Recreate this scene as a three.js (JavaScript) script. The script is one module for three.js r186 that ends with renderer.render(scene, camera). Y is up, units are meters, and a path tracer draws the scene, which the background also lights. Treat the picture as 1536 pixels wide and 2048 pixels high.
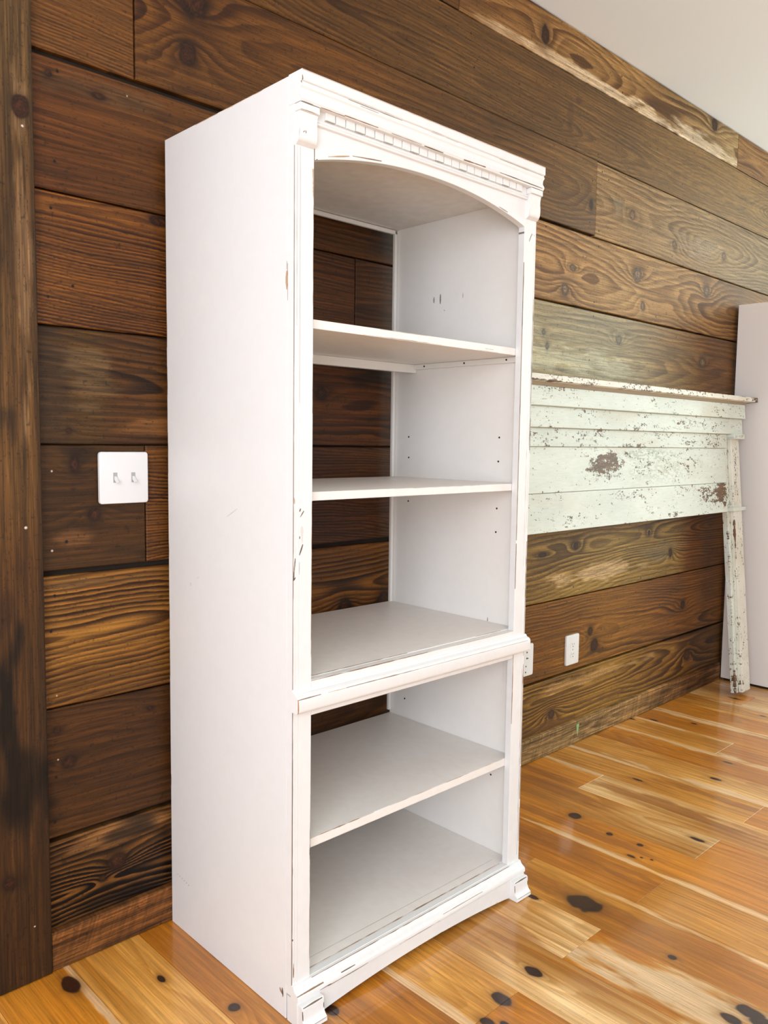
import * as THREE from 'three';
import { RectAreaLightUniformsLib } from 'three/addons/lights/RectAreaLightUniformsLib.js';
import { RoundedBoxGeometry } from 'three/addons/geometries/RoundedBoxGeometry.js';
import { mergeGeometries, toCreasedNormals } from 'three/addons/utils/BufferGeometryUtils.js';

// ------------------------------------------------------------------ camera, light, exposure
const scene = new THREE.Scene();
const camera = new THREE.PerspectiveCamera(64.17, 1536 / 2048, 0.05, 60);
camera.position.set(-0.6956, 1.2250, 1.8151);
camera.rotation.order = 'YXZ';
camera.rotation.set(-0.0860, -0.7667, 0.0131);
scene.background = new THREE.Color(0.55, 0.62, 0.7);
const renderer = new THREE.WebGLRenderer({ antialias: true });
renderer.toneMapping = THREE.LinearToneMapping;
renderer.toneMappingExposure = 0.575;
renderer.shadowMap.enabled = true;
RectAreaLightUniformsLib.init();

const ROOM = { x0: -2.7, x1: 5.3, z1: 4.3, h: 2.771 };
// daylight windows: [wall, centre along wall, width, sill, head, colour, strength]
const WINDOWS = [
  ['left', 2.95, 2.3, 0.55, 2.6, 0xe5edfa, 17],
  ['front', -1.2, 2.4, 0.6, 2.6, 0xe4edfb, 2.2],
  ['front', 2.6, 1.9, 0.7, 2.6, 0xe4edfb, 2.5],
  ['right', 1.7, 2.4, 0.7, 2.68, 0xe0f2ec, 11],
];

// ------------------------------------------------------------------ helpers
const seen = {};
function numbered(n) {
  seen[n] = (seen[n] ?? -1) + 1;
  return seen[n] ? `${n}_${String(seen[n]).padStart(3, '0')}` : n;
}
function mulberry(a) {
  return () => { a |= 0; a = a + 0x6D2B79F5 | 0; let t = Math.imul(a ^ a >>> 15, 1 | a); t = t + Math.imul(t ^ t >>> 7, 61 | t) ^ t; return ((t ^ t >>> 14) >>> 0) / 4294967296; };
}
function thing(name, label, category, pos = [0, 0, 0], turn = 0, group) {
  const o = new THREE.Group(); o.name = numbered(name); o.position.set(...pos); o.rotation.y = turn;
  o.userData = { label, category }; if (group) o.userData.group = group;
  scene.add(o); return o;
}
function structGroup(name) { const o = new THREE.Group(); o.name = name; o.userData.kind = 'structure'; scene.add(o); return o; }
function mesh(name, geo, mat, parent, label) {
  const m = new THREE.Mesh(geo, mat); m.castShadow = m.receiveShadow = true;
  m.name = numbered(name); if (label) m.userData.label = label;
  parent.add(m); return m;
}
const merge = (list) => mergeGeometries(list.map((g) => { const n = g.index ? g.toNonIndexed() : g; for (const k of Object.keys(n.attributes)) if (!['position', 'normal', 'uv'].includes(k)) n.deleteAttribute(k); return n; }));
function bx(w, h, d, x = 0, y = 0, z = 0, r = 0.0015) {
  const g = r > 0 ? new RoundedBoxGeometry(w, h, d, 1, Math.min(r, w / 2.2, h / 2.2, d / 2.2)) : new THREE.BoxGeometry(w, h, d);
  g.translate(x, y, z); return g;
}
// box between two corners
const bb = (x0, x1, y0, y1, z0, z1, r) => bx(x1 - x0, y1 - y0, z1 - z0, (x0 + x1) / 2, (y0 + y1) / 2, (z0 + z1) / 2, r);
// planar uv from two position axes over a frame in metres
function uvp(g, a, b, a0, a1, b0, b1) {
  const p = g.attributes.position, uv = new Float32Array(p.count * 2), get = { x: 'getX', y: 'getY', z: 'getZ' };
  for (let i = 0; i < p.count; i++) { uv[i * 2] = (p[get[a]](i) - a0) / (a1 - a0); uv[i * 2 + 1] = (p[get[b]](i) - b0) / (b1 - b0); }
  g.setAttribute('uv', new THREE.BufferAttribute(uv, 2)); return g;
}
// planar uv for a painted part: faces turned away from the painted side take clean paint instead of the marks along its edge
function uvPaint(g, a, b, a0, a1, b0, b1, cleanA = null, cleanB = null, least = 0.35) {
  uvp(g, a, b, a0, a1, b0, b1);
  const axis = ['x', 'y', 'z'].find((k) => k !== a && k !== b), n = g.attributes.normal, get = { x: 'getX', y: 'getY', z: 'getZ' }[axis], uv = g.attributes.uv;
  for (let i = 0; i < n.count; i++) if (Math.abs(n[get](i)) < least) { if (cleanA !== null) uv.setX(i, (cleanA - a0) / (a1 - a0)); if (cleanB !== null) uv.setY(i, (cleanB - b0) / (b1 - b0)); }
  return g;
}
// like uvp on x, y, but faces on the sides fold the picture back from the edge they meet
function uvFold(g, a0, a1, b0, b1) {
  const p = g.attributes.position, n = g.attributes.normal, uv = new Float32Array(p.count * 2); let zt = -9;
  for (let i = 0; i < p.count; i++) zt = Math.max(zt, p.getZ(i));
  for (let i = 0; i < p.count; i++) {
    let x = p.getX(i), y = p.getY(i); const d = zt - p.getZ(i);
    if (Math.abs(n.getX(i)) > 0.6) x -= Math.sign(n.getX(i)) * d; else if (Math.abs(n.getY(i)) > 0.6) y -= Math.sign(n.getY(i)) * Math.min(d, (b1 - b0) * 0.9);
    uv[i * 2] = (x - a0) / (a1 - a0); uv[i * 2 + 1] = (y - b0) / (b1 - b0);
  }
  g.setAttribute('uv', new THREE.BufferAttribute(uv, 2)); return g;
}
// a profile of [out, height] points swept along x from x0 to x1; out is towards +z
function sweep(points, x0, x1, crease = 0.5) {
  const s = new THREE.Shape(points.map(([p, h]) => new THREE.Vector2(-p, h)));
  let g = new THREE.ExtrudeGeometry(s, { depth: x1 - x0, bevelEnabled: false });
  g.rotateY(Math.PI / 2); g.translate(x0, 0, 0);       // shape x -> -z, depth -> +x
  g = toCreasedNormals(g, crease); return g;
}
// ------------------------------------------------------------------ noise
const NT = new Float32Array(65536); { const r = mulberry(7); for (let i = 0; i < 65536; i++) NT[i] = r(); }
function ns(x, y) {
  const xi = Math.floor(x), yi = Math.floor(y); let fx = x - xi, fy = y - yi;
  fx = fx * fx * (3 - 2 * fx); fy = fy * fy * (3 - 2 * fy);
  const a = (xi & 255), b = ((xi + 1) & 255), c = (yi & 255) << 8, d = ((yi + 1) & 255) << 8;
  const p = NT[a | c], q = NT[b | c], r = NT[a | d], s = NT[b | d];
  return p + (q - p) * fx + (r - p) * fy + (p - q - r + s) * fx * fy;
}
const fbm = (x, y) => ns(x, y) * 0.55 + ns(x * 2.1 + 31, y * 2.1 + 7) * 0.28 + ns(x * 4.3 + 11, y * 4.3 + 53) * 0.17;
const ss = (a, b, x) => { const t = Math.min(1, Math.max(0, (x - a) / (b - a))); return t * t * (3 - 2 * t); };
const mixc = (a, b, t) => [a[0] + (b[0] - a[0]) * t, a[1] + (b[1] - a[1]) * t, a[2] + (b[2] - a[2]) * t];
let RAW = false;                          // while true, dataTex hands back bare pixels for stacking
function dataTex(w, h, fn, srgb = true) {
  const d = new Uint8Array(w * h * 4), c = [0, 0, 0];
  for (let j = 0; j < h; j++) for (let i = 0; i < w; i++) {
    fn(i, j, c); const k = (j * w + i) * 4;
    d[k] = Math.max(0, Math.min(255, c[0])); d[k + 1] = Math.max(0, Math.min(255, c[1])); d[k + 2] = Math.max(0, Math.min(255, c[2])); d[k + 3] = 255;
  }
  return RAW ? { d, w, h } : texOf(d, w, h, srgb);
}
function texOf(d, w, h, srgb = true) {
  const t = new THREE.DataTexture(d, w, h, THREE.RGBAFormat);
  if (srgb) t.colorSpace = THREE.SRGBColorSpace;
  t.magFilter = THREE.LinearFilter; t.minFilter = THREE.LinearMipmapLinearFilter; t.generateMipmaps = true; t.needsUpdate = true; return t;
}
// several pictures in one texture, one above another; each geometry's uv moves to its own band
function stack(items, makeMaterial) {
  const w = Math.max(...items.map((i) => i.raw.w)), h = items.reduce((a, i) => a + i.raw.h + 4, 0), d = new Uint8Array(w * h * 4);
  let y = 0;
  for (const { raw, geo } of items) {
    for (let j = -2; j < raw.h + 2; j++) {
      const src = Math.min(raw.h - 1, Math.max(0, j)), row = (y + 2 + j) * w * 4;
      d.set(raw.d.subarray(src * raw.w * 4, (src + 1) * raw.w * 4), row);
      for (let i = raw.w; i < w; i++) for (let q = 0; q < 4; q++) d[row + i * 4 + q] = raw.d[((src + 1) * raw.w - 1) * 4 + q];
    }
    const uv = geo.attributes.uv;
    for (let k = 0; k < uv.count; k++) uv.setXY(k, Math.min(1, Math.max(0, uv.getX(k))) * (raw.w - 1) / w + 0.5 / w, (y + 2.5 + Math.min(1, Math.max(0, uv.getY(k))) * (raw.h - 1)) / h);
    y += raw.h + 4;
  }
  const m = makeMaterial(texOf(d, w, h));
  for (const i of items) i.mesh.material = m;
}
const raw = (fn) => { RAW = true; const r = fn(); RAW = false; return r; };
// ------------------------------------------------------------------ wood
// one board's face in its own metre frame: u along the grain, v across it
function wood(o) {
  const { u0, u1, v0, v1, seed } = o, W = u1 - u0, H = v1 - v0;
  const ppm = Math.min(o.ppm ?? 700, 2047 / W), w = Math.max(16, Math.round(W * ppm)), h = Math.max(16, Math.round(H * ppm));
  const rnd = mulberry(seed * 977 + 3), sx = rnd() * 200, sy = rnd() * 200;
  const sp = o.ring ?? 0.011, vc = v0 + H * (o.heart ?? 0.5), d0 = o.depth ?? 0.05, dA = o.depthVar ?? 0.05, kn = o.knots ?? [], pts = o.patches ?? [];
  const tones = o.tones, contrast = o.contrast ?? 0.9, fib = (o.fiber ?? 0.22) * 1.3, blot = o.blotch ?? 0.3, nails = o.nails ?? [];
  const L = [0, 0, 0], D = [0, 0, 0];
  const col = [];
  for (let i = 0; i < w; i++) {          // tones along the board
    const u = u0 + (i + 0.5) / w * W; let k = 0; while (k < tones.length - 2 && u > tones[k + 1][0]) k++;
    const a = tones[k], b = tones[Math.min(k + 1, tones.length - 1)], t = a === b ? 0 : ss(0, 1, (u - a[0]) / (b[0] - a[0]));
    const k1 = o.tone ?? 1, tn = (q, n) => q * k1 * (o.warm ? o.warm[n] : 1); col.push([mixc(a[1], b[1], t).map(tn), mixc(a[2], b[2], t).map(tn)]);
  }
  return dataTex(w, h, (i, j, c) => {
    const u = u0 + (i + 0.5) / w * W, v = v0 + (j + 0.5) / h * H;
    const wv = (o.warp ?? 1) * (ns(u * 1.7 + sx, v * 5 + sy) - 0.5) * 0.05 + (ns(u * 6 + sx, v * 22 + sy) - 0.5) * 0.012 + (ns(u * 30 + sx, v * 120 + sy) - 0.5) * 0.002;
    const y = v - vc + wv - (ns(u * 0.9 + sy, 3.3) - 0.5) * H * 0.35;
    const d = d0 + dA * (ns(u * (o.waves ?? 1.6) + sx, 9.1) * 2 - 0.6);
    let f = Math.sqrt(y * y + d * d * 0.6) / sp, dark = 0, halo = 0, inner = 0;
    for (const k of kn) {
      const du = (u - k[0]) / (k[2] * (k[3] ?? 1.1)), dv = (v - k[1]) / k[2]; if (Math.abs(du) > 18 || Math.abs(dv) > 8) continue;
      const wob = 0.85 + 0.3 * ns(u * 60 + k[0] * 99, v * 60);
      const Dk = Math.sqrt(du * du + dv * dv) * wob, Dl = Math.sqrt(du * du * 0.22 + dv * dv);
      f += (k[4] ?? 3.2) * Math.exp(-Dl * 0.75);
      const kd = 1 - ss(0.8, 1.08, Dk); if (kd > dark) { dark = kd; inner = Dk; }
      halo = Math.max(halo, 0.75 * Math.exp(-Math.max(0, Dk - 1) * 1.9) * (k[5] ?? 1));
    }
    f += 1.3 * ns(u * 0.8 + sx, v * 13 + sy) + 0.35 * ns(u * 5 + sy, v * 60);
    const ri = Math.floor(f), g = f - ri, rs = ns(ri * 7.31 + sx, 2.7), lw = ss(0.12, 0.84, g) * (1 - ss(0.9, 1, g)) * (0.3 + 0.95 * rs);
    const fb = 1.1 * (ns(u * 7 + sx, v * 480 + sy) - 0.5) + 0.8 * (ns(u * 30 + sx, v * 1300) - 0.5) + 0.8 * (ns(u * 2.5 + sy, v * 150 + sx) - 0.5);
    const bl = fbm(u * 2.2 + sy, v * 7 + sx);
    [L[0], L[1], L[2]] = col[i][0]; [D[0], D[1], D[2]] = col[i][1];
    let t = lw * contrast * (0.35 + 1.2 * ns(u * 2.5 + 17 + sx, v * 11)) + (bl - 0.5) * blot * 2.2 + 0.1;
    t = Math.min(1.25, Math.max(-0.35, t));
    for (let q = 0; q < 3; q++) c[q] = L[q] + (D[q] - L[q]) * t;
    let m = 1 + fb * fib;
    if (o.pores !== 0) { const pr = ns(u * 45 + sx, v * 900 + sy) * 0.6 + ns(u * 260, v * 700 + sx) * 0.4; m *= 1 - (o.pores ?? 0.3) * ss(0.68, 0.86, pr); const sp2 = ns(u * 130 + sy, v * 150 + sx); m *= 1 - (o.pores ?? 0.3) * 0.9 * ss(0.88, 0.97, sp2); }
    if (o.dirt) m *= 1 - o.dirt * ss(0.58, 0.82, fbm(u * 5 + 40 + sx, v * 16 + sy));
    if (o.edge) { const e = Math.min(v - v0, v1 - v); m *= 1 - o.edge * Math.exp(-e / 0.006); }
    if (o.saw) m *= 1 + o.saw * (ns((u - v * 0.35) * 210 + sx, v * 9) - 0.5) * (0.4 + ns(u * 3, v * 20));
    for (let q = 0; q < 3; q++) c[q] *= m;
    for (const p of pts) {
      const pu = (u - p[0]) / p[2], pv = (v - p[1]) / p[3]; if (Math.abs(pu) > 1.6 || Math.abs(pv) > 1.6) continue;
      const e = Math.sqrt(pu * pu + pv * pv) + (fbm(u * 9 + sx, v * 40 + sy) - 0.5) * 1.5, a = (1 - ss(0.45, 1.05, e)) * p[5];
      if (a > 0) for (let q = 0; q < 3; q++) c[q] += (p[4][q] * m - c[q]) * a;
    }
    const KC = o.knotColor ?? [42, 22, 10];
    for (let q = 0; q < 3; q++) {
      c[q] += (D[q] * 0.62 - c[q]) * halo * 0.7;
      if (dark > 0) { const ring = 0.75 + 0.7 * ns(inner * 7, 3) * (inner < 0.75 ? 1 : 0.3); c[q] += (KC[q] * ring * (0.7 + 0.7 * ns(u * 240, v * 240)) - c[q]) * dark * 0.92; }
    }
    for (const n of nails) { const e = Math.hypot(u - n[0], v - n[1]) / ((n[2] ?? 0.0035) * (n[3] ? 0.62 : 0.85)); if (e < 1.4) { const a = 1 - ss(0.7, 1.4, e); for (let q = 0; q < 3; q++) c[q] += ((n[3] ?? [22, 14, 9])[q] - c[q]) * a; } }
  });
}
// a board: face at +z, chamfered front edges, planar uv on its face. Frame in world metres.
function board(x0, x1, y0, y1, z0, z1, b = 0.0018) {
  const P = [], I = [], q = (a, c, d, e) => { const k = P.length / 3; P.push(...a, ...c, ...d, ...e); I.push(k, k + 1, k + 2, k, k + 2, k + 3); };
  const A = [[x0, y0, z0], [x1, y0, z0], [x1, y1, z0], [x0, y1, z0]], m = z1 - b;
  const B = A.map(([x, y]) => [x, y, m]), C = [[x0 + b, y0 + b, z1], [x1 - b, y0 + b, z1], [x1 - b, y1 - b, z1], [x0 + b, y1 - b, z1]];
  q(...C); q(A[3], A[2], A[1], A[0]);
  for (let i = 0; i < 4; i++) { const n = (i + 1) % 4; q(A[i], A[n], B[n], B[i]); q(B[i], B[n], C[n], C[i]); }
  const g = new THREE.BufferGeometry(); g.setAttribute('position', new THREE.Float32BufferAttribute(P, 3)); g.setIndex(I);
  const h = g.toNonIndexed(); h.computeVertexNormals(); return h;
}
// ------------------------------------------------------------------ the setting: shell
const drywall = new THREE.MeshStandardMaterial({ color: new THREE.Color(0.88, 0.88, 0.87), roughness: 0.9, bumpScale: 0.0004 });
drywall.bumpMap = dataTex(256, 256, (i, j, c) => { c[0] = c[1] = c[2] = 120 + 60 * ns(i * 0.5, j * 0.5); }, false);
drywall.bumpMap.wrapS = drywall.bumpMap.wrapT = THREE.RepeatWrapping; drywall.bumpMap.repeat.set(6, 6);
const ceilingPaint = new THREE.MeshStandardMaterial({ color: new THREE.Color(0.88, 0.92, 0.96), roughness: 0.95 });
const darkGap = new THREE.MeshStandardMaterial({ color: new THREE.Color(0.02, 0.013, 0.008), roughness: 1 });
function struct(name, geo, mat) { const m = new THREE.Mesh(geo, mat); m.name = name; m.castShadow = m.receiveShadow = true; m.userData.kind = 'structure'; scene.add(m); return m; }
const T = 0.15;
struct('ceiling', bb(ROOM.x0 - T, ROOM.x1 + T, ROOM.h, ROOM.h + T, -0.3, ROOM.z1 + T, 0), ceilingPaint);
const whiteTrim = new THREE.MeshStandardMaterial({ color: new THREE.Color(0.82, 0.82, 0.8), roughness: 0.45 });

// walls with window openings; the front and right walls stand behind the camera or out of frame
function wallWith(name, axis, at, from, to) {
  const holes = WINDOWS.filter((w) => w[0] === axis).map((w) => [w[1] - w[2] / 2, w[1] + w[2] / 2, w[3], w[4]]).sort((a, b) => a[0] - b[0]);
  const parts = []; let s = from;
  const put = (a, b, y0, y1) => { if (b - a > 0.001 && y1 - y0 > 0.001) parts.push(axis === 'front' ? bb(a, b, y0, y1, at, at + T, 0) : bb(Math.min(at, at + (axis === 'left' ? -T : T)), Math.max(at, at + (axis === 'left' ? -T : T)), y0, y1, a, b, 0)); };
  for (const [a, b, y0, y1] of holes) { put(s, a, 0, ROOM.h); put(a, b, 0, y0); put(a, b, y1, ROOM.h); s = b; }
  put(s, to, 0, ROOM.h); struct(name, merge(parts), drywall);
}
wallWith('wall_left', 'left', ROOM.x0, -0.3, ROOM.z1);
wallWith('wall_front', 'front', ROOM.z1, ROOM.x0 - T, ROOM.x1 + T);
wallWith('wall_right', 'right', ROOM.x1, -0.3, ROOM.z1);
WINDOWS.forEach(([axis, c, wd, y0, y1, hex, power], i) => {
  const g = structGroup(`window_${i + 1}`), H = y1 - y0, m = (n, geo, mt) => { const k = mesh(n, geo, mt, g); return k; };
  const fr = 0.05;
  m('window_frame', merge([bx(wd, fr, 0.08, 0, y0 + fr / 2), bx(wd, fr, 0.08, 0, y1 - fr / 2), bx(fr, H, 0.08, -wd / 2 + fr / 2, (y0 + y1) / 2), bx(fr, H, 0.08, wd / 2 - fr / 2, (y0 + y1) / 2), bx(0.03, H - 0.1, 0.05, 0, (y0 + y1) / 2)]), whiteTrim);
  m('window_sill', bx(wd + 0.1, 0.03, 0.14, 0, y0 - 0.016, 0.05), whiteTrim);
  const pane = new THREE.MeshStandardMaterial({ color: 0x111111, roughness: 0.3, emissive: new THREE.Color(hex), emissiveIntensity: 1.6 });
  m('pane', bx(wd - 0.08, H - 0.08, 0.006, 0, (y0 + y1) / 2, -0.02, 0), pane);
  const l = new THREE.RectAreaLight(hex, power, wd - 0.1, H - 0.1); l.position.set(0, (y0 + y1) / 2, 0.06); l.rotation.y = Math.PI; g.add(l); l.name = 'daylight';
  if (axis === 'left') { g.position.set(ROOM.x0 - 0.03, 0, c); g.rotation.y = Math.PI / 2; }
  if (axis === 'right') { g.position.set(ROOM.x1 + 0.03, 0, c); g.rotation.y = -Math.PI / 2; }
  if (axis === 'front') { g.position.set(c, 0, ROOM.z1 + 0.03); g.rotation.y = Math.PI; }
});
// ------------------------------------------------------------------ the plank wall
const wallBack = structGroup('wall_back');
mesh('backing', bb(ROOM.x0 - T, ROOM.x1 + T, 0, ROOM.h, -0.3, -0.024, 0), drywall, wallBack);
mesh('batten_void', bb(-0.1, 4.5, 0.0, ROOM.h - 0.001, -0.0245, -0.0215, 0), darkGap, wallBack);
function woodMat(tex, rough, bump, extra = {}) {
  return new THREE.MeshPhysicalMaterial({ map: tex, bumpMap: tex, bumpScale: bump, roughness: rough, specularIntensity: 0.5, ...extra });
}
let wseed = 11;
function plank(x0, x1, y0, y1, o, gap = [0.002, 0.002]) {
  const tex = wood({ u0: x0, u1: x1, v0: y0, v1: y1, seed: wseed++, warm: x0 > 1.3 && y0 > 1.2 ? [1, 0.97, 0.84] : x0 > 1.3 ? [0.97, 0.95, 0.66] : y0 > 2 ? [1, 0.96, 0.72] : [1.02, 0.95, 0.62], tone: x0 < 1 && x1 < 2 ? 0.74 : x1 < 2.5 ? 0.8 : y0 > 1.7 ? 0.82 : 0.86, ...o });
  const proud = (mulberry(wseed * 31)() - 0.5) * 0.005;
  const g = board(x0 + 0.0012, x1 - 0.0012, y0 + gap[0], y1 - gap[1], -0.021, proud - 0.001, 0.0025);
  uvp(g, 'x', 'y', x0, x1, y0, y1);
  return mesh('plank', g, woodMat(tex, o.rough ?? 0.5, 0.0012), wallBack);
}
const c3 = (r, g, b) => [r, g, b];
const XE = 4.45, Y = [0.0, 0.304, 0.611, 0.919, 1.209, 1.469, 1.757, 2.042, 2.334, 2.600, 2.770];
// top row
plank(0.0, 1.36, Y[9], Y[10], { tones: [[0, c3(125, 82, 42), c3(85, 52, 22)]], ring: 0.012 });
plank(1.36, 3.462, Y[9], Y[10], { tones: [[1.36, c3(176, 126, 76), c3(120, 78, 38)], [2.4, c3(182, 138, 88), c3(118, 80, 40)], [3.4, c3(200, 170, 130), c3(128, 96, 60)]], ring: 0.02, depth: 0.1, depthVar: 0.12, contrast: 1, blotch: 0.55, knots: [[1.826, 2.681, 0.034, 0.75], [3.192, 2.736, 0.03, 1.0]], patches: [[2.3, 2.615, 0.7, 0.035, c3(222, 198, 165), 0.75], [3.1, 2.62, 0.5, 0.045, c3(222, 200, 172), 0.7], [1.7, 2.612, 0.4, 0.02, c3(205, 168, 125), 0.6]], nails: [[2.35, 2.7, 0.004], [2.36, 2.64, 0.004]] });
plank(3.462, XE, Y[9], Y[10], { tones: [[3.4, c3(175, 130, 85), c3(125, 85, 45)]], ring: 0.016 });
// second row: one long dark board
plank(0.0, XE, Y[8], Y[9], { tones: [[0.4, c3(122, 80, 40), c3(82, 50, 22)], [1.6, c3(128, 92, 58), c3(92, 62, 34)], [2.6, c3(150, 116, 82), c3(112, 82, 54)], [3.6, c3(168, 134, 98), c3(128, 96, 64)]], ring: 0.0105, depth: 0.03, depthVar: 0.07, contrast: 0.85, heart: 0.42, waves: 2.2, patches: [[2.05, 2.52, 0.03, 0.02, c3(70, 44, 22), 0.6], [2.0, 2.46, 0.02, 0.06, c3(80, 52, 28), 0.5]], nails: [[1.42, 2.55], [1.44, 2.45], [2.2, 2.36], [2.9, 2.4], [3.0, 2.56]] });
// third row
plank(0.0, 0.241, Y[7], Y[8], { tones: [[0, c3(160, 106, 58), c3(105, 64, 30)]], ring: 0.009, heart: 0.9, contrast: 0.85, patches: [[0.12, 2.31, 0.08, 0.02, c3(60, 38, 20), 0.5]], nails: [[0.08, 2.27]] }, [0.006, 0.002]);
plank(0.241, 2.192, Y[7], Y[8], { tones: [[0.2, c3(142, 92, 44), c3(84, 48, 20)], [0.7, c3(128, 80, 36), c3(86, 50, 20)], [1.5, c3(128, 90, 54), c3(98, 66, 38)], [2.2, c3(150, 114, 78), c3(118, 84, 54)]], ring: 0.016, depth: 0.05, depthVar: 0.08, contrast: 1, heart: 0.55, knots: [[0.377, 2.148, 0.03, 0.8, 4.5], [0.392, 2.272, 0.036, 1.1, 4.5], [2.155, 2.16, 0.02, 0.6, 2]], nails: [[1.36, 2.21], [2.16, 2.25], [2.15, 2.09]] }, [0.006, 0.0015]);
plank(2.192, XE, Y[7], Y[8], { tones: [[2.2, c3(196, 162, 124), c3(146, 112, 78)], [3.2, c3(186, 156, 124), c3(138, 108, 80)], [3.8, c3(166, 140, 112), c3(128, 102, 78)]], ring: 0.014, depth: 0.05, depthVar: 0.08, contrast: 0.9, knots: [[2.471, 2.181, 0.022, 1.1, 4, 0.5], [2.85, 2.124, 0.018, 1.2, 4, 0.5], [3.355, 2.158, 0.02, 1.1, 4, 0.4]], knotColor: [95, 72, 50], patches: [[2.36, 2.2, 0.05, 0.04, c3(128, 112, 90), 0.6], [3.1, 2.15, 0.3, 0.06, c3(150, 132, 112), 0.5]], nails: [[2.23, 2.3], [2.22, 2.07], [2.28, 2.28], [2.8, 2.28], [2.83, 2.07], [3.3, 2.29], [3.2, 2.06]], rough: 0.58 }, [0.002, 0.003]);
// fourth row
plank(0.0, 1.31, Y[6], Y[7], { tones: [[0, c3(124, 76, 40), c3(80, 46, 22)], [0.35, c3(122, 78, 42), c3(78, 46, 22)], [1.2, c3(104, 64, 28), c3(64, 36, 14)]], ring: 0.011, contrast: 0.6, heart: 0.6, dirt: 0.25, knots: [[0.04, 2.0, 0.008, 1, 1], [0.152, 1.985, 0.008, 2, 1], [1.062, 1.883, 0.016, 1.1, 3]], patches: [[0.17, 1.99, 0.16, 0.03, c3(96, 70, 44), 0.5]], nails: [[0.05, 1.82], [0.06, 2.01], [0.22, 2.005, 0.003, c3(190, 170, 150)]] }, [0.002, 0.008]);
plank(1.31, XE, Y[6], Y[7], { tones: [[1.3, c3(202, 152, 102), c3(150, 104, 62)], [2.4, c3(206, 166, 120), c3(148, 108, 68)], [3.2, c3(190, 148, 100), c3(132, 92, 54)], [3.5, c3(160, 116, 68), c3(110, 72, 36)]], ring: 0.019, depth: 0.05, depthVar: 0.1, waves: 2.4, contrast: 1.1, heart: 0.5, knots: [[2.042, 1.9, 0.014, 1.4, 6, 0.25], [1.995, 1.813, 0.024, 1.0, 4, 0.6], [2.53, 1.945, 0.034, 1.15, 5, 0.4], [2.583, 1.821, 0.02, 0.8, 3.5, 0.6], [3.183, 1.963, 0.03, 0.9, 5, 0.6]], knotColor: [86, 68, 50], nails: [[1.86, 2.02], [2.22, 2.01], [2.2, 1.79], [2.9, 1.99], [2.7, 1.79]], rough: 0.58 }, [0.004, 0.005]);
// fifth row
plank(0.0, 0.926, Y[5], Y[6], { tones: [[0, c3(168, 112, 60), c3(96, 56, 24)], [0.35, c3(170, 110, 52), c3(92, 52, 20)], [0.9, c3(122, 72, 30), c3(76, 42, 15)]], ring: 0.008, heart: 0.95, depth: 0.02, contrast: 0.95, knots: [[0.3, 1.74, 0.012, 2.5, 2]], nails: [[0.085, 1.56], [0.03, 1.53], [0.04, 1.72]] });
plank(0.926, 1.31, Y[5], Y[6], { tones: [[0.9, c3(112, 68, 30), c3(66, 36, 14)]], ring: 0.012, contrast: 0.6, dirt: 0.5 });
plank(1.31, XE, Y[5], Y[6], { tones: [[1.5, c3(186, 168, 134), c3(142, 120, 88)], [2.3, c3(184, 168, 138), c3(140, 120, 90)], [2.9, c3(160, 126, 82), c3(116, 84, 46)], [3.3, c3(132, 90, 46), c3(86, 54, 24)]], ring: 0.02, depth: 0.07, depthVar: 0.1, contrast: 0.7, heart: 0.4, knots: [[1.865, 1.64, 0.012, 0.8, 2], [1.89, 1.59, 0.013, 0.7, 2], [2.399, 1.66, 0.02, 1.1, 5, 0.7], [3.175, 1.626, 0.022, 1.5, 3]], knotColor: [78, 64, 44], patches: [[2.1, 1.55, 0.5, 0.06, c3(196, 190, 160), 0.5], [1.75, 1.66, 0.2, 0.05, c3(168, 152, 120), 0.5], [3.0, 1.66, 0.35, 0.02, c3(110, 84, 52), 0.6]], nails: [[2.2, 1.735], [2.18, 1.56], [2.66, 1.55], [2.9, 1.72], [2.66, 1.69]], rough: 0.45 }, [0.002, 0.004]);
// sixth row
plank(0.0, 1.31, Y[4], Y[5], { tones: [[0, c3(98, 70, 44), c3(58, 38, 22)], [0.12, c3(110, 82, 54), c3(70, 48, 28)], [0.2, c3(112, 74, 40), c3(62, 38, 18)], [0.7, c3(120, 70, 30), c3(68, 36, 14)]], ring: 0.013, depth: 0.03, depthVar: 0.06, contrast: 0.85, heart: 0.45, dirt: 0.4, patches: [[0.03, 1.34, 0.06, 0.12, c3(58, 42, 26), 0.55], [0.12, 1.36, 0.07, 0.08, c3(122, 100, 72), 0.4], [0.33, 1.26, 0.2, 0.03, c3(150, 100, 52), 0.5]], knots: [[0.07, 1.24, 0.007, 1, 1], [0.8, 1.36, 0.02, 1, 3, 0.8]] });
plank(1.31, XE, Y[4], Y[5], { tones: [[1.5, c3(160, 124, 80), c3(110, 76, 42)]], ring: 0.015 });
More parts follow.
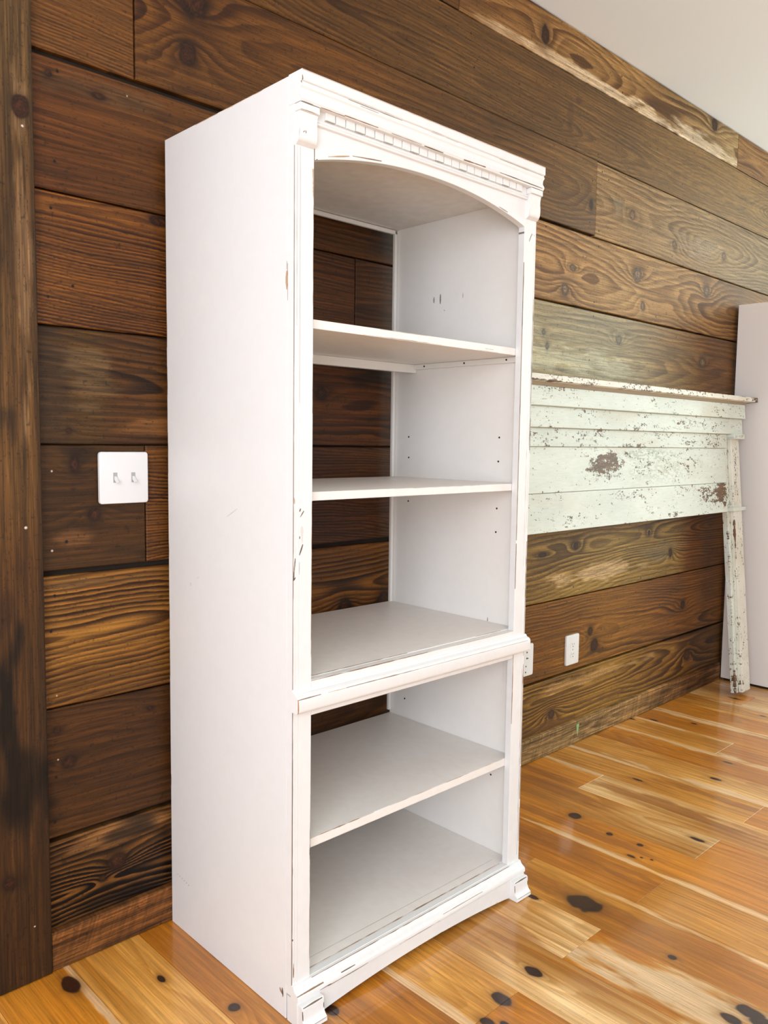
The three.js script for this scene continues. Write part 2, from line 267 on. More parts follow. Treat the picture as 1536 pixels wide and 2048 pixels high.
// seventh row, behind the switch
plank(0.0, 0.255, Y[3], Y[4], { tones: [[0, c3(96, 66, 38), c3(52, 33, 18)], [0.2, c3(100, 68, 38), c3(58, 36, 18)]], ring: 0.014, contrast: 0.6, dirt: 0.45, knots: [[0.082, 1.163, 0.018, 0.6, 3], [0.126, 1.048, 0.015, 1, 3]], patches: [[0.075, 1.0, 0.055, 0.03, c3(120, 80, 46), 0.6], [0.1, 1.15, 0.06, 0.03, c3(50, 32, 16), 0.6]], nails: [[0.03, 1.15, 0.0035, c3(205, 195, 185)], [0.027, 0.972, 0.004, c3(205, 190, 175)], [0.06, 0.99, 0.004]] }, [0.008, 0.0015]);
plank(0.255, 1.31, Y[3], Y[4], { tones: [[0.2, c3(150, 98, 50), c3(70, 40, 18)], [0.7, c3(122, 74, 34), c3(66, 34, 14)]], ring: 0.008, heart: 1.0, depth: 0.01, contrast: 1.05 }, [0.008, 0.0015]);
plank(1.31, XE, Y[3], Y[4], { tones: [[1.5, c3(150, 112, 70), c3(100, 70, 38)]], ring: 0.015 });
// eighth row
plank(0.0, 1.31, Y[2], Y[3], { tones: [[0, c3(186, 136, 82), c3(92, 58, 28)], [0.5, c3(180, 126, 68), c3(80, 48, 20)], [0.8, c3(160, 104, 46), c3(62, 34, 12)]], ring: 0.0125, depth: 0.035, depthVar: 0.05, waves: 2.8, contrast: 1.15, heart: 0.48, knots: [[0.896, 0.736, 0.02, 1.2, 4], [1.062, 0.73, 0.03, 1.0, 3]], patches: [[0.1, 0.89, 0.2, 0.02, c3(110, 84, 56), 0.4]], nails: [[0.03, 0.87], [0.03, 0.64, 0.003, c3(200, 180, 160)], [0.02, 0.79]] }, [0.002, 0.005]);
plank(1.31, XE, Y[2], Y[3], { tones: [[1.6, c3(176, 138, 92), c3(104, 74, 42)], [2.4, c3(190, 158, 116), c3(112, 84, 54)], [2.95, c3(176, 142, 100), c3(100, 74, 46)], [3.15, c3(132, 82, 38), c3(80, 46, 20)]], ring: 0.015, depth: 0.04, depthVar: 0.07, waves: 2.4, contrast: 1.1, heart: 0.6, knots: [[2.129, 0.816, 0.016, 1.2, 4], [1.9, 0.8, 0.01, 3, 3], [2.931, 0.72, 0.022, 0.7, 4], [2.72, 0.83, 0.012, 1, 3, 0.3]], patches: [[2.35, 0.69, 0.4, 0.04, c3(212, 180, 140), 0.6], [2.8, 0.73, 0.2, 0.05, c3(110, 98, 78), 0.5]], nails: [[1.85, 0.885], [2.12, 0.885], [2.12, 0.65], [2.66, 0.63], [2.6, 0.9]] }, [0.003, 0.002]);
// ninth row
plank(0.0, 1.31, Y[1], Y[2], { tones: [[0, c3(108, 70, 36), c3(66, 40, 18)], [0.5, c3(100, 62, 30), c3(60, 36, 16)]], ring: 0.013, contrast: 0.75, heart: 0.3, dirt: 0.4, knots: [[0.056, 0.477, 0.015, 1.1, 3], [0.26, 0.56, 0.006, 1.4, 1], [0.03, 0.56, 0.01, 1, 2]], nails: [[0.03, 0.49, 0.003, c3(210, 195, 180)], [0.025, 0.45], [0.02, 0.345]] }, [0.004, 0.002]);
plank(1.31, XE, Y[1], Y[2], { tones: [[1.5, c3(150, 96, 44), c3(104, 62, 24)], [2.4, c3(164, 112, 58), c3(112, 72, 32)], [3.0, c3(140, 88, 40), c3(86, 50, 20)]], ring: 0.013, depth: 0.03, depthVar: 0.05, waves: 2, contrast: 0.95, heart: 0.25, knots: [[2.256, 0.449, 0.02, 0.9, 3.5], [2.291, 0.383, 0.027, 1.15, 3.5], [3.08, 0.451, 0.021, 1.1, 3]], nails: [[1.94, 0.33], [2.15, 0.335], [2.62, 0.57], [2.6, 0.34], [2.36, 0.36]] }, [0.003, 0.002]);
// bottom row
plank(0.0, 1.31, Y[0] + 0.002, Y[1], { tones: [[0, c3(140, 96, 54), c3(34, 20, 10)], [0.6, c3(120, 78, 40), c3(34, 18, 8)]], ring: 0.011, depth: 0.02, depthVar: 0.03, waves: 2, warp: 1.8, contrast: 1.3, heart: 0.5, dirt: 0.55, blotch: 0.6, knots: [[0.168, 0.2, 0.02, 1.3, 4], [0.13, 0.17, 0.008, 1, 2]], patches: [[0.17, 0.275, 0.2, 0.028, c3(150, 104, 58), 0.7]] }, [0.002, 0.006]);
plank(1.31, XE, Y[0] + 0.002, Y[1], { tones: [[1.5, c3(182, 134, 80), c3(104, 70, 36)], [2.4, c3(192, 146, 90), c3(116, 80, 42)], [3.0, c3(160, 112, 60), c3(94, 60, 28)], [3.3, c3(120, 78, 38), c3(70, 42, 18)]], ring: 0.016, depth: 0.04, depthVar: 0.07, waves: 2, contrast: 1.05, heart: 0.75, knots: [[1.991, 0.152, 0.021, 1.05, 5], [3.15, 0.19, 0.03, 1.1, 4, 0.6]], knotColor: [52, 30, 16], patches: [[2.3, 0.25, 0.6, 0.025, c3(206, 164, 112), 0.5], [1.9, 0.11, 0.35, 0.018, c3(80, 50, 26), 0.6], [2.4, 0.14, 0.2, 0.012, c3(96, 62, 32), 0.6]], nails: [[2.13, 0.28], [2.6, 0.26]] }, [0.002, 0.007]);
// upright end board at the left end of the planking
{
  const o = { u0: 0, u1: ROOM.h - 0.002, v0: -0.118, v1: -0.002, seed: 71, ppm: 700, tones: [[0, c3(92, 60, 30), c3(52, 30, 14)], [0.9, c3(112, 76, 40), c3(68, 42, 20)], [1.15, c3(134, 98, 62), c3(84, 56, 32)], [1.7, c3(120, 88, 58), c3(84, 58, 36)], [2.0, c3(140, 108, 78), c3(100, 74, 50)]], ring: 0.0055, contrast: 0.32, fiber: 0.3, dirt: 0.6, edge: 0.35, tone: 0.7, warm: [1, 0.95, 0.72], waves: 0.7, knots: [[1.905, -0.028, 0.02, 1.2, 3, 0.7], [0.25, -0.091, 0.014, 1, 2]], nails: [[1.868, -0.025, 0.004, c3(225, 215, 200)], [1.03, -0.038, 0.005, c3(215, 205, 190)], [0.965, -0.1, 0.004, c3(200, 190, 175)], [0.13, -0.04, 0.003, c3(225, 215, 205)]], patches: [[1.6, -0.03, 0.4, 0.02, c3(158, 122, 84), 0.5], [0.86, -0.1, 0.05, 0.05, c3(58, 36, 18), 0.6]] };
  const g = board(-0.118, -0.002, 0.001, ROOM.h - 0.002, -0.021, 0.022, 0.002); uvp(g, 'y', 'x', o.u0, o.u1, o.v0, o.v1);
  const m = mesh('trim_1', g, woodMat(wood(o), 0.6, 0.0015), scene); m.userData.kind = 'structure';
}
// rough-sawn baseboard
{
  const top = 0.092;
  const o = { u0: -0.001, u1: 3.505, v0: 0, v1: top, seed: 83, tones: [[0, c3(134, 90, 50), c3(92, 58, 28)], [0.4, c3(120, 78, 42), c3(80, 50, 24)], [1.4, c3(162, 132, 96), c3(112, 86, 58)], [2.2, c3(178, 152, 118), c3(124, 98, 70)], [2.7, c3(168, 134, 96), c3(110, 80, 52)], [3.2, c3(130, 90, 54), c3(80, 52, 28)]], ring: 0.014, contrast: 0.45, fiber: 0.4, dirt: 0.3, saw: 0.28, tone: 0.84, warm: [1.02, 0.96, 0.8], blotch: 0.5, patches: [[0.2, 0.012, 0.14, 0.008, c3(62, 40, 22), 0.7], [1.62, 0.03, 0.16, 0.02, c3(150, 104, 60), 0.6]] };
  const g = board(o.u0, o.u1, 0.0005, top, -0.004, 0.0165, 0.002); uvp(g, 'x', 'y', o.u0, o.u1, o.v0, o.v1);
  const m = mesh('baseboard_back', g, woodMat(wood(o), 0.7, 0.0025), scene); m.userData.kind = 'structure';
  // dab of green marker on it
  const s = new THREE.Shape(); s.moveTo(-0.009, 0.026); s.lineTo(0.011, 0.026); s.lineTo(0.007, 0.008); s.lineTo(0.001, -0.026); s.lineTo(-0.006, 0.0); s.closePath();
  const dg = new THREE.ExtrudeGeometry(s, { depth: 0.0008, bevelEnabled: false }); dg.translate(2.16, 0.051, 0.0162);
  const d = mesh('paint_mark', dg, new THREE.MeshStandardMaterial({ color: 0x8fb47a, roughness: 0.9 }), m, 'small pale green paint mark');
}
// white wall end to the left of the planking
struct('wall_end', bb(-0.75, -0.12, 0, ROOM.h, -0.0242, 0.004, 0.002), drywall);

// ------------------------------------------------------------------ the floor boards
const floor = structGroup('floor');
mesh('subfloor', bb(ROOM.x0 - T, ROOM.x1 + T, -0.15, -0.0215, -0.3, ROOM.z1 + T, 0), darkGap, floor);
const FX = []; for (let i = -16; i <= 32; i++) FX.push(0.0405 + i * 0.17345);
const AMBER = c3(200, 125, 32), HONEY = c3(214, 149, 62), PALE = c3(232, 185, 122), BROWN = c3(152, 86, 10);
const fknots = [[1.151, 0.69, 0.035, 1.45, 3, 1], [1.578, 0.385, 0.02, 1.1, 3], [1.55, 0.531, 0.009, 1.2, 2], [1.556, 0.632, 0.008, 1.2, 2], [1.474, 0.647, 0.006, 2.4, 1], [1.489, 0.673, 0.004, 1.2, 1], [1.5, 0.7, 0.004, 1.2, 1], [1.107, 0.963, 0.009, 1.2, 2], [0.817, 0.768, 0.014, 1.7, 3], [0.686, 0.775, 0.017, 1.5, 3], [0.607, 0.8, 0.012, 1.5, 2], [0.63, 0.83, 0.008, 1.5, 2], [0.24, 0.396, 0.013, 1.1, 3], [0.012, 0.085, 0.018, 1.9, 3], [1.05, 1.17, 0.018, 1.8, 3], [1.035, 1.2, 0.02, 1.4, 3], [1.0, 1.15, 0.014, 1.8, 3], [2.001, 0.377, 0.007, 3.2, 2], [2.223, 0.571, 0.009, 2.6, 2], [1.722, 0.736, 0.008, 3, 2], [2.745, 0.239, 0.007, 2.2, 1], [2.654, 0.097, 0.007, 3, 1], [2.412, 0.532, 0.006, 3, 1], [3.243, 0.209, 0.008, 4, 1], [1.075, 0.578, 0.009, 2, 1], [0.39, 0.548, 0.014, 1.4, 3]];
const floorMat = (tex) => new THREE.MeshPhysicalMaterial({ map: tex, roughness: 0.42, clearcoat: 0.7, clearcoatRoughness: 0.1, bumpMap: tex, bumpScale: 0.0003 });
const shared = []; for (let i = 0; i < 4; i++) shared.push(floorMat(wood({ u0: 0, u1: 1.7, v0: 0, v1: 0.173, seed: 300 + i, ppm: 420, pores: 0, ring: 0.014, contrast: 0.55, tones: [[0, i % 2 ? HONEY : AMBER, BROWN], [1.2, i % 2 ? PALE : HONEY, AMBER]], knots: [[0.6 + i * 0.2, 0.08, 0.012, 1.6]] })));
const nearBoards = [];
function floorBoard(i, z0, z1, near) {
  const x0 = FX[i], x1 = FX[i + 1], r = mulberry(i * 53 + Math.round(z0 * 100) + 5000), proud = (r() - 0.5) * 0.0006;
  const g = board(x0 + 0.0004, x1 - 0.0004, -z1 + 0.0004, -z0 - 0.0003, -0.021, -0.0006 + proud, 0.0005);
  g.rotateX(-Math.PI / 2);                                   // its face looks up, its length lies along z
  let mat = null, pic = null;
  if (near) {
    const kn = fknots.filter((k) => k[0] > x0 - 0.01 && k[0] < x1 + 0.01 && k[1] > z0 - 0.05 && k[1] < z1 + 0.05).map((k) => [k[1], k[0], k[2], k[3], k[4], k[5] ?? 0.8]);
    if (!kn.length && r() < 0.5) kn.push([z0 + (z1 - z0) * r(), x0 + 0.17 * r(), 0.006 + 0.006 * r(), 2, 1.5]);
    const t = [AMBER, HONEY, PALE, BROWN], pick = () => [AMBER, HONEY, HONEY, AMBER, PALE][Math.floor(r() * 5)];
    const p = []; const side = r() < 0.5 ? x0 + 0.012 : x1 - 0.012;
    if (r() < 0.75) p.push([z0 + r() * (z1 - z0), side, 0.5 + r() * 0.5, 0.012 + r() * 0.02, c3(232, 192, 146), 0.85]);
    if (r() < 0.6) p.push([z0 + r() * (z1 - z0), x0 + r() * 0.17, 0.25 + r() * 0.3, 0.03 + r() * 0.03, c3(150, 88, 30), 0.6]);
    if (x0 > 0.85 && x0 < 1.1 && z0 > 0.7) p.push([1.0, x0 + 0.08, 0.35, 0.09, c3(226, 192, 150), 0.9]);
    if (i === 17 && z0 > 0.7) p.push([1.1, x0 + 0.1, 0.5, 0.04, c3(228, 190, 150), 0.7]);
    const a = pick(), b = pick();
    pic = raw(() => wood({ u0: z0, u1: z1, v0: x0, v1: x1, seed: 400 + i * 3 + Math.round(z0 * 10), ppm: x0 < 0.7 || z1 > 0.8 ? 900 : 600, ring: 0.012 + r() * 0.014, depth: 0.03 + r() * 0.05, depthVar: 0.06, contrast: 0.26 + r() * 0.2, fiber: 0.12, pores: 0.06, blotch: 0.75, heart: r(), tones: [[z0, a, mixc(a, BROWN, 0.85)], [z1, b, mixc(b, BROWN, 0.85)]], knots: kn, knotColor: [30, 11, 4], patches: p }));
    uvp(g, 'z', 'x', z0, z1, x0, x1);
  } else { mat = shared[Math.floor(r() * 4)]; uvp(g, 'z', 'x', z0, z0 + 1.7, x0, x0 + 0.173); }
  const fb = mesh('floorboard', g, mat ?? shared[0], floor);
  if (pic) nearBoards.push({ raw: pic, geo: g, mesh: fb });
}
for (let i = 0; i < FX.length - 1; i++) {
  const vis = i >= 14 && i <= 36;
  const cut = i % 2 === 1 ? 0.785 : (i === 26 ? 0.27 : [1.35, 0.27, 1.52, 0.46][(i >> 1) % 4]);
  const cuts = [-0.02, cut];
  if (cut < 0.6) cuts.push(1.45);
  while (cuts[cuts.length - 1] < 2.6) cuts.push(cuts[cuts.length - 1] + 1.35);
  cuts.push(ROOM.z1);
  for (let k = 0; k + 1 < cuts.length; k++) if (cuts[k + 1] - cuts[k] > 0.05) floorBoard(i, cuts[k], cuts[k + 1], vis && cuts[k] < 1.0);
}
nearBoards.sort((a, b) => a.raw.w - b.raw.w);
for (let k = 0; k < nearBoards.length; k += 9) stack(nearBoards.slice(k, k + 9), floorMat);

// ------------------------------------------------------------------ white partition end at the right, leaving a shadow gap at the floor
{
  const g = structGroup('wall_partition');
  mesh('panel', bb(3.51, 3.63, 0.012, 1.937, 0.0185, 0.46, 0.002), new THREE.MeshStandardMaterial({ color: new THREE.Color(0.82, 0.77, 0.72), roughness: 0.5 }), g);
  mesh('foot', bb(3.522, 3.62, 0.0, 0.013, 0.03, 0.45, 0), darkGap, g);
}

// ------------------------------------------------------------------ painted finish of the bookcase
const WHITE = [234, 232, 228], RUB = [118, 86, 56], RUBD = [70, 52, 38];
// strokes: [x0, y0, x1, y1, width, colour, raggedness] in metres
function paint(W, H, o = {}) {
  const ppm = Math.min(o.ppm ?? 1100, 2040 / Math.max(W, H)), w = Math.max(8, Math.round(W * ppm)), h = Math.max(8, Math.round(H * ppm));
  const rnd = mulberry(o.seed ?? 1), off = rnd() * 100, mark = new Float32Array(w * h), which = new Uint8Array(w * h), pal = [];
  for (const s of o.strokes ?? []) {
    const [x0, y0, x1, y1, wd, colr, rag = 0.6] = s, L = Math.hypot(x1 - x0, y1 - y0) || 1e-4; pal.push(colr ?? RUB); const id = pal.length - 1;
    const ax0 = Math.max(0, Math.floor((Math.min(x0, x1) - wd * 2) * ppm)), ax1 = Math.min(w - 1, Math.ceil((Math.max(x0, x1) + wd * 2) * ppm));
    const ay0 = Math.max(0, Math.floor((Math.min(y0, y1) - wd * 2) * ppm)), ay1 = Math.min(h - 1, Math.ceil((Math.max(y0, y1) + wd * 2) * ppm));
    for (let j = ay0; j <= ay1; j++) for (let i = ax0; i <= ax1; i++) {
      const px = (i + 0.5) / ppm, py = (j + 0.5) / ppm, t = Math.max(0, Math.min(1, ((px - x0) * (x1 - x0) + (py - y0) * (y1 - y0)) / (L * L)));
      const d = Math.hypot(px - x0 - (x1 - x0) * t, py - y0 - (y1 - y0) * t), taper = 0.35 + 0.65 * Math.sin(Math.PI * Math.min(1, Math.max(0, 0.05 + t * 0.9)));
      const ww = wd * taper * (1 + rag * (ns(t * L * 45 + off + id * 7, id) * 2.2 - 1.35) + rag * 0.4 * (ns(t * L * 260 + off, id * 3.3) - 0.5));
      const a = 1 - ss(ww * 0.75, ww * 0.75 + Math.max(0.0008, 0.9 / ppm), d); const k = j * w + i;
      if (a > mark[k]) { mark[k] = a; which[k] = id; }
    }
  }
  const base = o.base ?? WHITE, mott = o.mottle ?? 5;
  return dataTex(w, h, (i, j, c) => {
    const k = j * w + i, n = (ns(i * 0.05 + off, j * 0.05) - 0.5) * mott + (ns(i * 0.6, j * 0.05 + off) - 0.5) * mott * 0.6, a = mark[k];
    for (let q = 0; q < 3; q++) { c[q] = base[q] + n; if (a > 0) c[q] += (pal[which[k]][q] - c[q]) * a * 0.92; }
  });
}
const paintMat = (tex, rough = 0.38) => new THREE.MeshStandardMaterial({ map: tex, roughness: rough });
// random rub-through along one edge from (x0,y0) to (x1,y1)
function rub(seed, x0, y0, x1, y1, n, len, wd, colr) {
  const r = mulberry(seed), out = [], L = Math.hypot(x1 - x0, y1 - y0), ux = (x1 - x0) / L, uy = (y1 - y0) / L;
  for (let i = 0; i < n; i++) { const l = len * (0.3 + 1.4 * r()), s = r() * Math.max(0.01, L - l), w = wd * (0.4 + r()); out.push([x0 + ux * s, y0 + uy * s, x0 + ux * (s + l), y0 + uy * (s + l), w, colr ?? (r() < 0.6 ? RUB : RUBD)]); }
  return out;
}
// ------------------------------------------------------------------ the bookcase
// local frame: x across the front, y up, z towards the room with the face frame's front at z = 0
const CW = 0.7796, CD = 0.5, CH = 1.9247, FT = 0.0184;
const bookcase = thing('bookcase', 'tall white distressed wooden bookcase with arched top opening and shelves standing against plank wall', 'bookcase', [0.2997, 0, 0.5205], -0.0053);
const plain = paintMat(paint(0.4, 0.4, { seed: 4 })), inner = paintMat(paint(0.5, 0.5, { seed: 5, base: [238, 232, 223] }), 0.45);
const holeMat = new THREE.MeshStandardMaterial({ color: 0x1a120c, roughness: 0.9 });
const ST = 0.0176;   // side thickness
// sides
{
  const side = paint(CD - FT, 1.926, { seed: 21, mottle: 1.5, strokes: [
    ...[0, 1, 2, 3, 4, 5].map((i) => [0.03 + i * 0.0105, 0.137 - i * 0.0014, 0.0305 + i * 0.0105, 0.137 - i * 0.0014, 0.0013, [90, 78, 66], 0.2]),
    [0.477, 1.556, 0.477, 1.522, 0.0042, [186, 148, 112], 0.3], [0.4775, 1.575, 0.477, 1.56, 0.0012, RUB, 0.6],
    [0.4805, 1.57, 0.4805, 1.5, 0.001, RUB, 0.7], [0.46, 0.058, 0.466, 0.05, 0.003, [150, 120, 96], 0.9], [0.468, 0.062, 0.47, 0.045, 0.002, RUBD, 0.9],
    ...rub(31, 0.001, 0.05, 0.001, 1.8, 12, 0.05, 0.0012), ...rub(32, 0.0, 0.86, 0.0, 0.98, 3, 0.04, 0.003), ...rub(33, 0.02, 1.9225, 0.47, 1.9225, 9, 0.05, 0.0009, [176, 136, 104]),
    [0.26, 1.055, 0.3, 1.075, 0.0006, [205, 203, 200], 0.5], [0.13, 0.9, 0.14, 0.905, 0.003, [222, 220, 216], 0.9], [0.1, 0.88, 0.106, 0.885, 0.003, [222, 220, 216], 0.9],
  ] });
  const gl = bb(0, ST, 0.0, CH - 0.0015, -CD, -FT - 0.0009, 0.0012); uvPaint(gl, 'z', 'y', -CD, -FT, 0, 1.926, -0.3, 1.3);
  mesh('side_panel', gl, paintMat(side), bookcase);
  const ri = paint(CD - FT, 1.926, { seed: 22, base: [242, 236, 228], mottle: 2, strokes: [
    [0.16, 1.64, 0.16, 1.625, 0.0022, [150, 132, 112], 0.9], [0.185, 1.645, 0.185, 1.62, 0.002, [120, 104, 88], 0.9], [0.27, 1.64, 0.27, 1.627, 0.003, [170, 152, 134], 0.9], [0.2, 1.6, 0.203, 1.598, 0.002, [200, 188, 172], 0.9],
    [0.385, 0.742, 0.385, 0.733, 0.002, RUB, 0.5],
  ] });
  const gr = bb(CW - ST, CW, 0.0, CH - 0.0015, -CD, -FT - 0.0009, 0.0012); uvPaint(gr, 'z', 'y', -CD, -FT, 0, 1.926, -0.1, 1.3);
  mesh('side_panel', gr, paintMat(ri, 0.45), bookcase);
  // lips around the open back
  mesh('back_lip', bb(CW - ST - 0.0125, CW - ST - 0.002, 0.388, 1.8515, -CD, -CD + 0.009, 0.001), inner, bookcase);
  mesh('back_lip', bb(ST + 0.002, ST + 0.0125, 0.388, 1.8515, -CD, -CD + 0.009, 0.001), inner, bookcase);
  mesh('back_lip', bb(ST, CW - ST, 1.8405, 1.852, -CD, -CD + 0.009, 0.001), inner, bookcase);
  mesh('top_panel', bb(ST, CW - ST, CH - 0.02, CH - 0.002, -CD + 0.002, -FT, 0.001), plain, bookcase);
  mesh('inner_top', bb(ST, CW - ST, 1.8535, 1.870, -CD + 0.001, -FT - 0.0005, 0.001), paintMat(paint(0.74, 0.48, { seed: 6, base: [232, 226, 216], mottle: 9 }), 0.5), bookcase);
}
// face frame stiles with a quirk bead near the outer edge
function stile(x0, outerLeft, seed, strokes) {
  const w = 0.0488, d = FT, b = 0.0008, prof = outerLeft
    ? [[0, -d], [w, -d], [w, -b], [w - b, 0], [0.0155, 0], [0.0149, -0.0013], [0.0143, 0], [0.0078, 0], [0.0072, -0.0013], [0.0066, 0], [b, 0], [0, -b]]
    : [[0, -d], [w, -d], [w, -b], [w - b, 0], [w - 0.0066, 0], [w - 0.0072, -0.0013], [w - 0.0078, 0], [w - 0.0143, 0], [w - 0.0149, -0.0013], [w - 0.0155, 0], [b, 0], [0, -b]];
  const s = new THREE.Shape(prof.map(([x, z]) => new THREE.Vector2(x0 + x, -z)));
  let g = new THREE.ExtrudeGeometry(s, { depth: 1.8672 - 0.06, bevelEnabled: false });
  g.rotateX(-Math.PI / 2);                        // (x, y, depth) -> (x, depth up, -y)
  g.translate(0, 0.06, 0); g = toCreasedNormals(g, 0.3);
  // shape y was -z, so rotating gives z = -(-z)... keep the front at z = 0
  uvPaint(g, 'x', 'y', x0, x0 + w, 0, 1.9, x0 + 0.03, null, 0.6);
  mesh('stile', g, paintMat(paint(w, 1.9, { seed, mottle: 4, strokes })), bookcase);
}
stile(0, true, 41, [
  [0.0005, 0.72, 0.0005, 1.79, 0.0011, [120, 106, 92], 0.4], [0.0005, 0.07, 0.0005, 0.675, 0.0014, [96, 78, 62], 0.4], [0.0072, 1.45, 0.0072, 1.79, 0.0008, [140, 130, 118], 0.4], [0.0149, 1.3, 0.0149, 1.79, 0.0008, [140, 128, 114], 0.5],
  [0.046, 1.755, 0.048, 1.66, 0.0028, [184, 142, 104], 0.9], [0.048, 1.66, 0.048, 1.45, 0.001, RUB, 0.6], [0.003, 1.11, 0.003, 1.1, 0.003, [196, 158, 128], 0.6], [0.0165, 1.083, 0.0185, 1.088, 0.0012, RUBD, 0.4], [0.0185, 1.072, 0.0265, 1.083, 0.0011, RUBD, 0.5], [0.022, 1.05, 0.0235, 1.02, 0.004, [216, 212, 206], 0.9],
  [0.0165, 0.995, 0.0245, 1.015, 0.0013, [74, 62, 48], 0.4], [0.0165, 1.028, 0.017, 1.032, 0.0011, RUBD, 0.4], [0.0015, 0.945, 0.0058, 0.988, 0.0016, [60, 46, 32], 0.5], [0.0015, 0.944, 0.0065, 0.95, 0.001, [60, 46, 32], 0.4], [0.0165, 0.98, 0.0155, 0.955, 0.0007, [150, 142, 134], 0.5], [0.019, 1.105, 0.021, 1.1, 0.002, [205, 200, 194], 0.9],
  ...rub(42, 0.048, 0.1, 0.048, 0.65, 6, 0.1, 0.0012), ...rub(43, 0.048, 0.74, 0.048, 1.6, 6, 0.1, 0.001), [0.005, 0.13, 0.005, 0.1, 0.0009, RUB, 0.6], [0.001, 0.185, 0.003, 0.182, 0.002, RUBD, 0.6],
]);
stile(CW - 0.0488, false, 44, [
  [0.0416, 1.0, 0.0416, 1.74, 0.0007, [150, 132, 112], 0.6], [0.0339, 0.9, 0.0339, 1.3, 0.0007, [160, 144, 126], 0.6], ...rub(45, 0.0455, 0.1, 0.0455, 1.7, 14, 0.12, 0.0011), ...rub(46, 0.001, 0.1, 0.001, 1.7, 14, 0.13, 0.0012), [0.0405, 0.62, 0.0405, 0.1, 0.0007, RUB, 0.7], [0.0475, 1.29, 0.0475, 1.2, 0.0015, RUB, 0.6], [0.02, 1.74, 0.03, 1.76, 0.001, RUBD, 0.6],
]);
// arched frieze between the stiles
{
  const s = new THREE.Shape(); s.moveTo(0.0495, 1.868); s.lineTo(0.0495, 1.7745);
  s.lineTo(0.0545, 1.7765);
  for (let i = 0; i <= 40; i++) { const t = i / 40, x = 0.056 + t * (0.7235 - 0.056); s.lineTo(x, 1.7765 + 0.043 * (1 - Math.pow(Math.abs(2 * t - 1), 2.15))); }
  s.lineTo(CW - 0.0495, 1.7735); s.lineTo(CW - 0.0495, 1.868); s.closePath();
  let g = new THREE.ExtrudeGeometry(s, { depth: FT - 0.002, bevelEnabled: true, bevelSize: 0.0007, bevelThickness: 0.0007, bevelSegments: 1 }); g.translate(0, 0, -FT + 0.0008);
  g = toCreasedNormals(g, 0.5);
  uvPaint(g, 'x', 'y', 0, CW, 1.76, 1.87, null, 1.86, 0.6);
  const st = [[0.052, 0.012, 0.057, 0.017, 0.0016, RUBD, 0.5], [0.085, 0.029, 0.14, 0.043, 0.0012, [176, 134, 92], 0.6], [0.15, 0.046, 0.23, 0.055, 0.0011, RUB, 0.6], [0.6, 0.04, 0.64, 0.032, 0.0012, RUB, 0.6], [0.627, 0.041, 0.66, 0.035, 0.0012, [150, 138, 124], 0.9], [0.0495, 0.014, 0.0495, 0.06, 0.0011, [110, 92, 74], 0.5]];
  mesh('arched_frieze', g, paintMat(paint(CW, 0.11, { seed: 51, mottle: 3, ppm: 1500, strokes: st })), bookcase);
}
